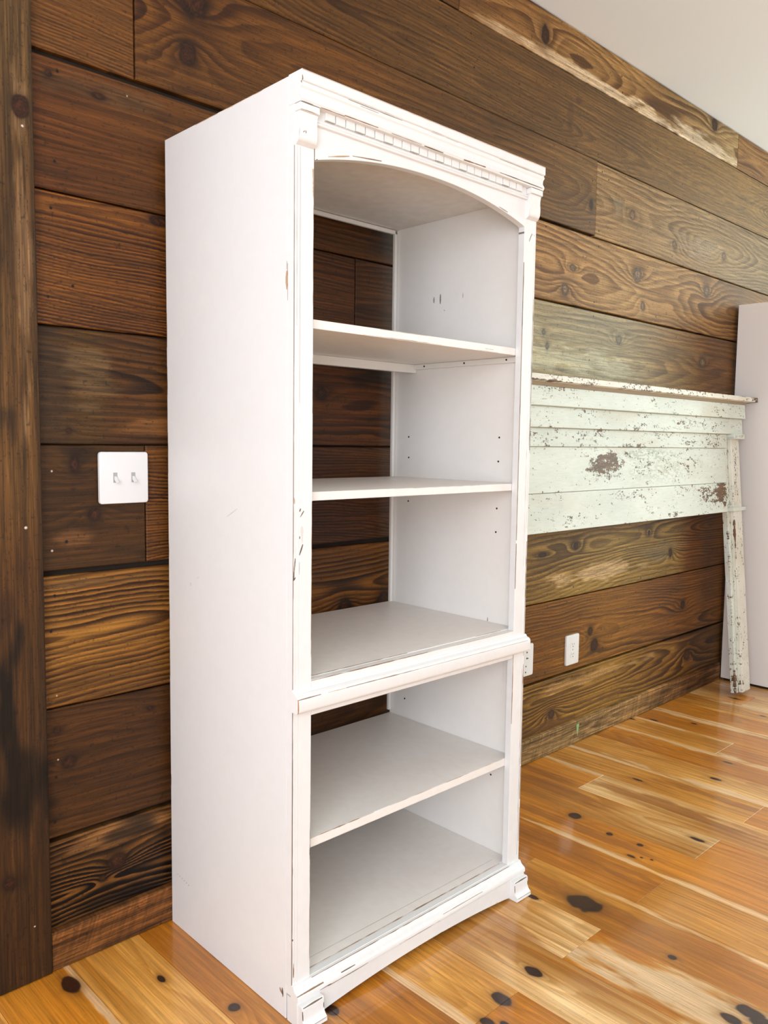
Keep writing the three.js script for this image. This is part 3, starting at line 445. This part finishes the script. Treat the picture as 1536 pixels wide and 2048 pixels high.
// crown moulding, bead strips, dentils
{
  const prof = [[-FT, CH], [0.0232, CH], [0.0236, CH - 0.001], [0.0236, 1.906], [0.0225, 1.9045], [0.0195, 1.9035], [0.0195, 1.901], [0.0212, 1.8995], [0.0215, 1.8975], [0.0208, 1.8955], [0.0185, 1.8935], [0.0168, 1.8895], [0.0166, 1.885], [0.0178, 1.881], [0.0202, 1.878], [0.0216, 1.8745], [0.0216, 1.8715], [0.0195, 1.869], [0.019, 1.8675], [0.0, 1.8675], [-FT, 1.8675]];
  const g = sweep(prof.slice().reverse(), 0, CW, 0.6); uvPaint(g, 'x', 'y', 0, CW, 1.86, 1.93, 0.3, 1.914, 0.45);
  const st = [[0.0, 0.052, 0.0012, 0.04, 0.003, RUB, 0.5], [0.004, 0.0075, 0.03, 0.0075, 0.0008, RUBD, 0.5], [0.05, 0.0075, 0.11, 0.008, 0.0009, RUB, 0.7], [0.11, 0.0095, 0.2, 0.0098, 0.0005, RUB, 0.6], [0.12, 0.0435, 0.27, 0.0435, 0.0007, RUBD, 0.6], [0.15, 0.0385, 0.2, 0.0385, 0.0005, [160, 150, 138], 0.6], [0.36, 0.044, 0.4, 0.044, 0.001, RUB, 0.5], [0.41, 0.0435, 0.45, 0.0435, 0.0005, [180, 170, 160], 0.5], [0.47, 0.01, 0.545, 0.0115, 0.0016, RUB, 0.6], [0.34, 0.0085, 0.4, 0.0085, 0.0007, RUBD, 0.6], [0.6, 0.0435, 0.77, 0.0435, 0.0006, RUB, 0.6], [0.6, 0.0115, 0.77, 0.0115, 0.0006, RUBD, 0.6], [0.0, 0.0635, 0.78, 0.0635, 0.0005, [190, 150, 118], 0.8], [0.24, 0.009, 0.33, 0.009, 0.0006, [150, 136, 122], 0.6]];
  mesh('crown_moulding', g, paintMat(paint(CW, 0.07, { seed: 52, mottle: 3, ppm: 2000, strokes: st })), bookcase);
  const bead = []; for (const hc of [1.8475, 1.8415]) for (let a = 0; a <= 6; a++) { const t = -Math.PI / 2 + a / 6 * Math.PI; bead.push([0.0035 + 0.0028 * Math.cos(t), hc + 0.003 * Math.sin(t)]); }
  const up = []; for (const hc of [1.8415, 1.8475]) for (let a = 0; a <= 6; a++) { const t = -Math.PI / 2 + a / 6 * Math.PI; up.push([0.0032 + 0.003 * Math.cos(t), hc + 0.0029 * Math.sin(t)]); }
  mesh('bead_moulding', sweep([[-0.001, 1.8385], ...up, [0.0028, 1.8505], [0.0028, 1.868], [-0.001, 1.868]], 0.0492, CW - 0.0492, 0.6), plain, bookcase);
  const dg = bx(0.0238, 0.0165, 0.0062, 0, 0, 0, 0.0012), warm = paintMat(paint(0.024, 0.0165, { seed: 53, ppm: 3000, base: [234, 231, 226], strokes: [[0, 0.0008, 0.024, 0.0008, 0.0007, [160, 150, 138], 0.6]] }));
  uvp(dg, 'x', 'y', -0.012, 0.012, -0.0083, 0.0083);
  for (let i = 0; i < 24; i++) { const d = mesh('dentil', dg, i % 3 ? plain : warm, bookcase); d.position.set(0.0835 + i * 0.0266, 1.8603, 0.0052); }
}
// corbels above the stiles: a cap over a scrolled block
for (const x0 of [0.0008, CW - 0.0478]) {
  const cap = merge([bb(x0, x0 + 0.047, 1.8525, 1.8672, -0.002, 0.0188, 0.0015)]);
  mesh('corbel_cap', uvPaint(cap, 'x', 'y', x0, x0 + 0.047, 1.85, 1.87, x0 + 0.02, 1.86, 0.5), paintMat(paint(0.047, 0.02, { seed: 54 + x0 * 10, ppm: 2500, strokes: [[0, 0.0026, 0.047, 0.0026, 0.0009, RUB, 0.6], [0, 0.0165, 0.046, 0.0165, 0.0007, RUBD, 0.6]] })), bookcase);
  const pr = [[-0.002, 1.7935], [0.003, 1.7935], [0.0062, 1.7955], [0.0092, 1.799], [0.0118, 1.805], [0.0128, 1.813], [0.0128, 1.823], [0.012, 1.832], [0.0118, 1.839], [0.0128, 1.8455], [0.0142, 1.8523], [-0.002, 1.8523]];
  const g = sweep(pr, x0 + 0.0015, x0 + 0.0455, 0.9); uvPaint(g, 'x', 'y', x0, x0 + 0.047, 1.79, 1.855, x0 + 0.03, 1.84, 0.4);
  mesh('corbel', g, paintMat(paint(0.047, 0.065, { seed: 56, ppm: 2000, mottle: 3, strokes: x0 < 0.1 ? [[0.011, 0.024, 0.014, 0.027, 0.0016, [120, 104, 88], 0.9], [0.017, 0.028, 0.0175, 0.024, 0.0009, RUBD, 0.7], [0.001, 0.03, 0.001, 0.016, 0.0012, RUBD, 0.6]] : [[0.0008, 0.03, 0.0008, 0.01, 0.0012, RUBD, 0.5]] })), bookcase);
}
// middle rail with its moulding
{
  const rail = bb(0.0492, CW - 0.0492, 0.6555, 0.7305, -FT, -0.0004, 0.001); uvPaint(rail, 'x', 'y', 0, CW, 0.65, 0.735, null, 0.7);
  mesh('middle_rail', rail, paintMat(paint(CW, 0.085, { seed: 61, mottle: 3, ppm: 1800, strokes: [[0.05, 0.079, 0.4, 0.0795, 0.0009, RUB, 0.8], [0.4, 0.0795, 0.73, 0.08, 0.0006, [170, 150, 128], 0.8], [0.05, 0.0062, 0.73, 0.0062, 0.0005, [190, 170, 150], 0.7]] })), bookcase);
  const prof = [[-0.001, 0.672], [0.0155, 0.672], [0.0178, 0.674], [0.0186, 0.677], [0.0186, 0.698], [0.0178, 0.7025], [0.0158, 0.7058], [0.0128, 0.7075], [0.009, 0.7085], [0.006, 0.7108], [0.004, 0.7145], [-0.001, 0.7155]];
  const g = sweep(prof, -0.0005, CW + 0.0008, 0.6); uvPaint(g, 'x', 'y', 0, CW, 0.67, 0.72, 0.3, 0.688, 0.5);
  mesh('middle_moulding', g, paintMat(paint(CW, 0.05, { seed: 62, mottle: 3, ppm: 2000, strokes: [[0.0008, 0.03, 0.0012, 0.004, 0.0016, [170, 128, 88], 0.4], [0.0, 0.0315, 0.06, 0.032, 0.0008, RUB, 0.6], [0.08, 0.032, 0.13, 0.0315, 0.0013, [190, 160, 118], 0.8], [0.13, 0.032, 0.35, 0.0315, 0.0006, RUB, 0.8], [0.35, 0.0318, 0.77, 0.0318, 0.0004, [170, 150, 132], 0.7], [0.0, 0.0025, 0.77, 0.0025, 0.0006, [180, 160, 140], 0.6]] })), bookcase);
}
// base: bottom rail, moulding, arched apron, plinth blocks
{
  mesh('bottom_rail', bb(0.0492, CW - 0.0492, 0.055, 0.0845, -FT, -0.0002, 0.001), plain, bookcase);
  const prof = [[-0.002, 0.056], [0.021, 0.056], [0.0226, 0.0575], [0.0226, 0.0655], [0.0212, 0.0685], [0.018, 0.0705], [0.014, 0.0725], [0.0095, 0.0765], [0.0072, 0.0805], [0.006, 0.0835], [-0.002, 0.0838]];
  const g = sweep(prof, -0.0006, CW + 0.0006, 0.6); uvPaint(g, 'x', 'y', 0, CW, 0.05, 0.09, 0.3, 0.062, 0.5);
  mesh('base_moulding', g, paintMat(paint(CW, 0.04, { seed: 63, mottle: 3, ppm: 2200, strokes: [[0.0, 0.019, 0.07, 0.019, 0.0009, RUB, 0.7], [0.12, 0.0185, 0.16, 0.0185, 0.0004, RUBD, 0.6], [0.05, 0.033, 0.5, 0.033, 0.0009, RUB, 0.9], [0.5, 0.033, 0.73, 0.033, 0.0006, RUBD, 0.8], [0.45, 0.018, 0.6, 0.018, 0.0004, [150, 130, 110], 0.6], [0.06, 0.0075, 0.09, 0.0078, 0.0009, RUBD, 0.6]] })), bookcase);
  const s = new THREE.Shape(); s.moveTo(0, 0.0565); s.lineTo(0, 0.0006); s.lineTo(0.055, 0.0006); s.lineTo(0.062, 0.003);
  for (let i = 0; i <= 30; i++) { const t = i / 30; s.lineTo(0.066 + t * 0.648, 0.0045 + 0.0175 * Math.pow(Math.sin(Math.PI * t), 0.8)); }
  s.lineTo(0.7245, 0.0006); s.lineTo(CW, 0.0006); s.lineTo(CW, 0.0565); s.closePath();
  const a = new THREE.ExtrudeGeometry(s, { depth: 0.034, bevelEnabled: false }); a.translate(0, 0, -0.0145); uvPaint(a, 'x', 'y', 0, CW, 0, 0.06, null, 0.035, 0.6);
  mesh('arched_apron', toCreasedNormals(a, 0.5), paintMat(paint(CW, 0.06, { seed: 64, mottle: 3, ppm: 1800, strokes: [[0.085, 0.0545, 0.2, 0.0545, 0.0016, [110, 92, 66], 0.8], [0.3, 0.0548, 0.44, 0.0548, 0.0013, RUB, 0.9], [0.2, 0.0552, 0.75, 0.0552, 0.0005, [160, 146, 130], 0.7], [0.07, 0.0045, 0.2, 0.012, 0.0011, RUB, 0.6], [0.2, 0.0135, 0.45, 0.0215, 0.001, RUB, 0.6], [0.4, 0.0215, 0.7, 0.006, 0.0009, RUB, 0.6], [0.66, 0.012, 0.667, 0.011, 0.002, [150, 132, 114], 0.9]] })), bookcase);
  for (const x0 of [0.002, CW - 0.0605]) {
    const pr = [[0.015, 0.0005], [0.044, 0.0005], [0.0455, 0.002], [0.0455, 0.0095], [0.044, 0.012], [0.0405, 0.0145], [0.037, 0.0185], [0.0352, 0.0245], [0.0346, 0.034], [0.034, 0.044], [0.0335, 0.0475], [0.031, 0.0505], [0.015, 0.0505]];
    const pg = sweep(pr, x0, x0 + 0.0585, 0.6); uvPaint(pg, 'x', 'y', x0, x0 + 0.0585, 0, 0.055, x0 + 0.03, 0.018, 0.5);
    mesh('plinth_block', pg, paintMat(paint(0.0585, 0.055, { seed: 65, ppm: 2400, mottle: 3, strokes: [[0.004, 0.0478, 0.054, 0.0482, 0.0013, [96, 82, 68], 0.4], [0.001, 0.042, 0.0015, 0.024, 0.0017, RUBD, 0.5], [0.0575, 0.036, 0.0575, 0.026, 0.0009, RUBD, 0.5], [0.002, 0.0098, 0.058, 0.0098, 0.0006, [150, 134, 118], 0.6]] })), bookcase);
  }
}
// shelves
function shelf(h, t, z0, z1, seed, wear) {
  const g = bb(ST + 0.0006, CW - ST - 0.0006, h - t, h, z0, z1, 0.0012);
  const p = g.attributes.position, n = g.attributes.normal, uv = new Float32Array(p.count * 2), D = z1 - z0, HH = D + t;   // top unrolled above the front edge
  for (let i = 0; i < p.count; i++) {
    uv[i * 2] = p.getX(i) / CW; const fz = z1 - p.getZ(i), up = n.getY(i) > 0.5 || n.getY(i) < -0.5;
    uv[i * 2 + 1] = up ? (t + fz) / HH : Math.min(t, Math.max(0, p.getY(i) - (h - t))) / HH;
  }
  g.setAttribute('uv', new THREE.BufferAttribute(uv, 2));
  mesh('shelf', g, paintMat(paint(CW, HH, { seed, mottle: 4, ppm: 1300, base: [239, 233, 225], strokes: wear }), 0.42), bookcase);
}
shelf(1.470, 0.0184, -0.43, -FT - 0.001, 71, [[0.2, 0.0008, 0.45, 0.0008, 0.001, RUB, 0.9], [0.25, 0.0178, 0.4, 0.0178, 0.0008, [180, 160, 140], 0.9], [0.61, 0.007, 0.64, 0.0065, 0.0012, [130, 120, 108], 0.9], [0.58, 0.0006, 0.66, 0.0006, 0.001, RUB, 0.8]]);
shelf(1.1195, 0.0184, -0.488, -FT - 0.001, 72, [[0.05, 0.0003, 0.5, 0.0003, 0.0006, [170, 160, 150], 0.9], [0.3, 0.018, 0.6, 0.018, 0.0005, [170, 160, 150], 0.9]]);
shelf(0.7325, 0.02, -0.498, -FT - 0.001, 73, [[0.055, 0.026, 0.07, 0.028, 0.0016, [70, 56, 42], 0.9], [0.05, 0.0205, 0.35, 0.0205, 0.001, RUB, 0.8], [0.4, 0.024, 0.44, 0.0235, 0.0012, [190, 160, 130], 0.9], [0.6, 0.021, 0.7, 0.021, 0.0006, RUB, 0.9]]);
shelf(0.3775, 0.0215, -0.498, -FT - 0.001, 74, [[0.05, 0.0212, 0.25, 0.0212, 0.0009, RUB, 0.9], [0.3, 0.0212, 0.72, 0.0212, 0.0006, [160, 146, 130], 0.9], [0.02, 0.0004, 0.6, 0.0004, 0.0007, [170, 152, 134], 0.9], [0.5, 0.0208, 0.56, 0.0208, 0.0012, RUB, 0.9]]);
shelf(0.0855, 0.0205, -0.498, -FT - 0.001, 75, [[0.08, 0.048, 0.72, 0.046, 0.0005, [176, 170, 162], 0.6], [0.05, 0.0205, 0.72, 0.0205, 0.0011, RUB, 0.7]]);
// cleats carrying the upper shelf, with their open screw holes
{
  const cl = (x0, x1) => bb(x0, x1, 1.4365, 1.4512, -0.405, -FT - 0.001, 0.0008);
  for (const [x0, x1] of [[CW - ST - 0.0105, CW - ST - 0.0002], [ST + 0.0002, ST + 0.0105]]) {
    const c = mesh('shelf_cleat', cl(x0, x1), inner, bookcase);
    if (x0 > 0.3) for (const v of [0.364, 0.211, 0.064]) { const g = new THREE.CylinderGeometry(0.0026, 0.0026, 0.0012, 12); g.rotateZ(Math.PI / 2); g.translate(x0 - 0.0002, 1.4447, -v); mesh('screw_hole', g, holeMat, c); }
  }
  mesh('shelf_cleat', bb(ST + 0.001, CW - ST - 0.001, 1.4275, 1.4512, -0.423, -0.4055, 0.0008), inner, bookcase);
  // shelf-pin holes down the right side
  const pins = [[0.433, 1.24], [0.4317, 1.1784], [0.0893, 1.24], [0.0906, 1.1754], [0.431, 1.047], [0.0918, 1.0477], [0.0932, 0.983], [0.0472, 0.6196], [0.433, 0.436], [0.0896, 0.301]];
  for (const [v, h] of pins) { const r = v === 0.0472 ? 0.0042 : 0.0026, g = new THREE.CylinderGeometry(r, r, 0.0011, 12); g.rotateZ(Math.PI / 2); g.translate(CW - ST - 0.0003, h, -v); mesh('pin_hole', g, holeMat, bookcase); }
  // pale fillets behind the right stile
  const f1 = mesh('hinge_fillet', bb(CW - ST - 0.004, CW - ST - 0.0003, 1.345, 1.432, -0.043, -FT - 0.001, 0.0006), inner, bookcase);
  for (const h of [1.42, 1.36]) { const g = new THREE.CylinderGeometry(0.003, 0.003, 0.001, 12); g.rotateZ(Math.PI / 2); g.translate(CW - ST - 0.0042, h, -0.0265); mesh('screw_hole', g, holeMat, f1); }
  mesh('hinge_fillet', bb(CW - ST - 0.0022, CW - ST - 0.0003, 0.574, 0.65, -0.056, -FT - 0.001, 0.0006), inner, bookcase);
}
// ------------------------------------------------------------------ switch, outlets
const plastic = new THREE.MeshStandardMaterial({ color: new THREE.Color(0.8, 0.8, 0.78), roughness: 0.28 });
const slotMat = new THREE.MeshStandardMaterial({ color: new THREE.Color(0.4, 0.39, 0.38), roughness: 0.6 });
const darkSlot = new THREE.MeshStandardMaterial({ color: new THREE.Color(0.06, 0.05, 0.05), roughness: 0.8 });
function plateGeo(w, h, d = 0.0062) {
  const r = 0.006, s = new THREE.Shape(), x = w / 2 - 0.0025, y = h / 2 - 0.0025;
  s.moveTo(-x + r, -y); s.lineTo(x - r, -y); s.quadraticCurveTo(x, -y, x, -y + r); s.lineTo(x, y - r); s.quadraticCurveTo(x, y, x - r, y); s.lineTo(-x + r, y); s.quadraticCurveTo(-x, y, -x, y - r); s.lineTo(-x, -y + r); s.quadraticCurveTo(-x, -y, -x + r, -y);
  const g = new THREE.ExtrudeGeometry(s, { depth: d - 0.0035, bevelEnabled: true, bevelThickness: 0.0035, bevelSize: 0.0025, bevelSegments: 4, curveSegments: 6 }); return toCreasedNormals(g, 0.7);
}
{
  const t = thing('light_switch', 'white square double toggle light switch plate on the dark planks left of the bookcase', 'light switch', [0.1953, 1.1325, 0.003]);
  mesh('wall_plate', plateGeo(0.1225, 0.1215), plastic, t);
  for (const x of [-0.0225, 0.0225]) {
    const s = mesh('toggle_slot', bx(0.0098, 0.0235, 0.0012, x, 0.0005, 0.0064, 0.0004), slotMat, t);
    const g = new THREE.CylinderGeometry(0.0034, 0.0042, 0.019, 4, 1); g.rotateY(Math.PI / 4); g.scale(0.95, 1, 1); const k = toCreasedNormals(g, 0.3);
    k.translate(0, 0.0095, 0); k.rotateX(Math.PI / 2 + 0.72); k.translate(x, 0.0015, 0.0052); mesh('toggle', k, plastic, t);
  }
}
{
  const t = thing('wall_outlet', 'white duplex power outlet plate low on the planks right of the bookcase below the mantel', 'outlet', [2.118, 0.3945, 0.002]);
  mesh('wall_plate', plateGeo(0.092, 0.1235), plastic, t);
  for (const y of [0.0205, -0.0205]) {
    const s = new THREE.Shape(); s.absarc(0, 0, 0.0168, -0.85, 0.85, false); s.absarc(0, 0, 0.0168, Math.PI - 0.85, Math.PI + 0.85, false); s.closePath();
    const g = new THREE.ExtrudeGeometry(s, { depth: 0.0012, bevelEnabled: false, curveSegments: 14 }); g.translate(0, y, 0.0062);
    const r = mesh('receptacle', g, plastic, t);
    mesh('contact_slot', bx(0.0016, 0.0078, 0.0006, -0.0064, y + 0.003, 0.0074, 0), darkSlot, r); mesh('contact_slot', bx(0.0016, 0.0066, 0.0006, 0.0064, y + 0.003, 0.0074, 0), darkSlot, r);
    const e = new THREE.CylinderGeometry(0.0024, 0.0024, 0.0006, 10); e.rotateX(Math.PI / 2); e.translate(0, y - 0.0075, 0.0074); mesh('ground_hole', e, darkSlot, r);
  }
  const c = new THREE.CylinderGeometry(0.0026, 0.003, 0.0014, 12); c.rotateX(Math.PI / 2); c.translate(0, 0, 0.0065); mesh('plate_screw', c, slotMat, t);
}
{
  const t = thing('cable_plate', 'white wall plate with four dark holes half hidden by the right edge of the bookcase', 'wall plate', [1.803, 0.405, 0.002]);
  mesh('wall_plate', plateGeo(0.092, 0.1235), plastic, t);
  for (const [x, y, r] of [[0.004, 0.031, 0.0036], [0.004, 0.008, 0.0036], [-0.0005, -0.0225, 0.003], [-0.002, -0.045, 0.0032]]) { const g = new THREE.CylinderGeometry(r, r, 0.0008, 14); g.rotateX(Math.PI / 2); g.translate(x, y, 0.0063); mesh('jack_hole', g, darkSlot, t); }
  const g = new THREE.CylinderGeometry(0.0022, 0.0022, 0.004, 10); g.rotateX(Math.PI / 2); g.translate(0.0095, 0.0075, 0.0078); mesh('jack_screw', g, new THREE.MeshStandardMaterial({ color: 0xb9b4ac, metalness: 0.7, roughness: 0.35 }), t);
}
// ------------------------------------------------------------------ the old mantel leaning against the planks
// chipped paint over brown wood; bare: [x, y, rx, ry, strength] patches in the part's own frame
function chippy(x0, x1, y0, y1, seed, o = {}) {
  const W = x1 - x0, H = y1 - y0, ppm = Math.min(o.ppm ?? 860, 2040 / Math.max(W, H)), w = Math.max(8, Math.round(W * ppm)), h = Math.max(8, Math.round(H * ppm));
  const s = seed * 13.7, bare = o.bare ?? [], base = o.base ?? [214, 219, 207], along = o.along ?? 1;
  return dataTex(w, h, (i, j, c) => {
    const x = x0 + (i + 0.5) / w * W, y = y0 + (j + 0.5) / h * H, gx = along ? x : y, gy = along ? y : x;
    const n = fbm(gx * 34 + s, gy * 110 + s) * 0.42 + ns(gx * 110 + s, gy * 330) * 0.22 + ns(gx * 260 + s, gy * 150) * 0.22 + ns(gx * 8, gy * 24 + s) * 0.14;
    let th = (o.chips ?? 0.2) - 0.065, g = 0;
    for (const b of bare) { const e = Math.hypot((x - b[0]) / b[2], (y - b[1]) / b[3]); if (e < 1.8) { const k = b[4] * (1 - ss(0.3, 1.25, e + (ns(x * 30, y * 60) - 0.5) * 0.6)); if (b[5]) g = Math.max(g, k); else th += k; } }
    const edge = Math.min(y - y0, y1 - y); if (o.edge) th += o.edge * Math.exp(-edge / 0.004) * ns(x * 25 + s, 4);
    const nn = (n - 0.5) * 1.45 + 0.58, a = ss(1 - th, 1 - th + 0.05, nn), halo = ss(1 - th - 0.1, 1 - th, nn) * 0.2;
    const mot = (fbm(x * 4 + s, y * 9) - 0.5) * 22 + (ns(gx * 40, gy * 400 + s) - 0.5) * 10, st = ss(0.5, 0.8, fbm(x * 3 + s * 2, y * 8 + 5)) * (o.stain ?? 0.25);
    const br = 0.75 + 0.5 * ns(gx * 40, gy * 300), gg = g * ss(0.42, 0.55, ns(gx * 70 + s, gy * 160));
    for (let q = 0; q < 3; q++) {
      let v = base[q] + mot; v += ([196, 184, 160][q] - v) * st; v += ([176, 182, 164][q] - v) * gg * 0.8; v *= 1 - halo;
      c[q] = v + ([96, 66, 40][q] * br - v) * a * 0.95;
    }
  });
}
{
  const t = thing('fireplace_mantel', 'old chipped white and pale green fireplace mantel leaning against the planks at the right', 'mantel', [0, 0, 0.226], 0);
  t.rotation.x = -0.096;
  const CX = 2.365, IN = 3.262 - CX, parts = [], chipMat = (tex) => new THREE.MeshStandardMaterial({ map: tex, roughness: 0.55 });
  const part = (name, g, pic, parent, label) => { const m = mesh(name, g, plain, parent, label); parts.push({ raw: pic, geo: g, mesh: m }); return m; };
  const chip = (...a) => raw(() => chippy(...a)), legPics = {};
  const piece = (name, x0, x1, y0, y1, z0, z1, sd, o, label) => { const g = bb(x0, x1, y0, y1, z0, z1, 0.002); uvFold(g, x0, x1, y0, y1); return part(name, g, chip(x0, x1, y0, y1, sd, o), t, label); };
  const XR = 3.42, XL = 2 * CX - XR;
  piece('mantel_shelf', 2 * CX - 3.498, 3.498, 1.4455, 1.4675, -0.075, 0.057, 1, { chips: 0.24, edge: 0.25, base: [232, 226, 212], bare: [[3.47, 1.456, 0.05, 0.02, 0.3], [1.7, 1.445, 0.2, 0.006, 0.4]] });
  mesh('cove_strip', uvp(sweep([[0.0, 1.433], [0.022, 1.433], [0.026, 1.436], [0.031, 1.4455], [0.0, 1.4455]], XL, XR + 0.004, 0.5), 'x', 'y', XL, XR, 1.43, 1.45), new THREE.MeshStandardMaterial({ color: new THREE.Color(0.36, 0.29, 0.2), roughness: 0.7 }), t, 'dark brown strip under the shelf');
  piece('fascia_board', XL, XR, 1.364, 1.4328, -0.06, 0.024, 2, { chips: 0.2, stain: 0.4, bare: [[3.36, 1.4, 0.06, 0.03, 0.12], [1.85, 1.43, 0.25, 0.008, 0.2]] });
  piece('fascia_board', XL + 0.006, XR - 0.004, 1.289, 1.3638, -0.06, 0.007, 3, { chips: 0.22, stain: 0.35, bare: [[2.45, 1.31, 0.16, 0.022, 0.12], [2.85, 1.32, 0.25, 0.03, 0.1]] });
  piece('fascia_board', 2 * CX - 3.27, 3.27, 1.222, 1.2888, -0.055, -0.0095, 4, { chips: 0.23, edge: 0.12, bare: [[2.37, 1.225, 0.12, 0.015, 0.35], [3.0, 1.24, 0.25, 0.02, 0.12], [1.9, 1.26, 0.12, 0.02, 0.1]] });
  piece('frieze_board', 2 * CX - 3.262, 3.262, 1.0545, 1.2218, -0.055, -0.019, 5, { chips: 0.18, bare: [[2.19, 1.155, 0.17, 0.06, 0.44], [2.1, 1.12, 0.08, 0.035, 0.14], [2.25, 1.185, 0.1, 0.025, 0.2], [2.6, 1.16, 0.32, 0.05, 0.13], [2.9, 1.13, 0.12, 0.045, 0.2], [2.5, 1.19, 0.3, 0.03, 1, 1], [2.6, 1.12, 0.35, 0.05, 0.7, 1]] });
  piece('frieze_board', 2 * CX - 3.262, 3.262, 0.912, 1.0535, -0.055, -0.0175, 6, { chips: 0.2, bare: [[3.21, 1.0, 0.09, 0.06, 0.5], [3.08, 1.0, 0.13, 0.055, 0.24], [2.3, 1.028, 0.18, 0.025, 0.16], [2.7, 0.93, 0.12, 0.02, 0.16], [2.9, 1.03, 0.3, 0.02, 0.1]] });
  for (const side of [1, -1]) {
    const X = (a) => (side > 0 ? a : 2 * CX - a), lo = (a, b) => [Math.min(X(a), X(b)), Math.max(X(a), X(b))];
    let [a, b] = lo(3.262, 3.398);
    const g = bb(a, b, 0.0215, 1.288, -0.046, -0.02, 0.002); uvFold(g, a, b, 0, 1.29);
    const leg = part('leg', g, legPics.leg ??= chip(a, b, 0, 1.29, 7 + side, { along: 0, chips: 0.24, stain: 0.4, bare: [[X(3.265), 0.4, 0.02, 0.5, 0.12], [X(3.3), 0.05, 0.06, 0.08, 0.15]] }), t);
    [a, b] = lo(3.292, 3.384);
    const rg = bb(a, b, 0.0215, 1.288, -0.0205, 0.0, 0.003); uvFold(rg, a, b, 0, 1.29);
    part('pilaster', rg, legPics.rib ??= chip(a, b, 0, 1.29, 9 + side, { along: 0, chips: 0.22, stain: 0.3, base: [222, 220, 206], bare: [[X(3.294), 0.8, 0.008, 0.12, 0.5], [X(3.33), 1.1, 0.02, 0.2, 0.08]] }), leg);
    [a, b] = lo(3.284, 3.41);
    part('capital', uvp(bb(a, b, 1.264, 1.2885, -0.021, 0.02, 0.002), 'x', 'y', a, b, 1.26, 1.29), chip(a, b, 1.26, 1.29, 12, { chips: 0.24 }), leg);
    [a, b] = lo(3.268, 3.415);
    part('band', uvp(bb(a, b, 0.912, 0.931, -0.022, 0.008, 0.002), 'x', 'y', a, b, 0.9, 0.94), chip(a, b, 0.9, 0.94, 13, { chips: 0.22 }), leg);
  }
  parts.sort((a, b) => a.raw.w - b.raw.w);
  const narrow = parts.filter((p) => p.raw.w < 200), wide = parts.filter((p) => p.raw.w >= 200);
  while (narrow.length) stack(narrow.splice(0, 1), chipMat);
  stack(wide, chipMat);
}
renderer.render(scene, camera);
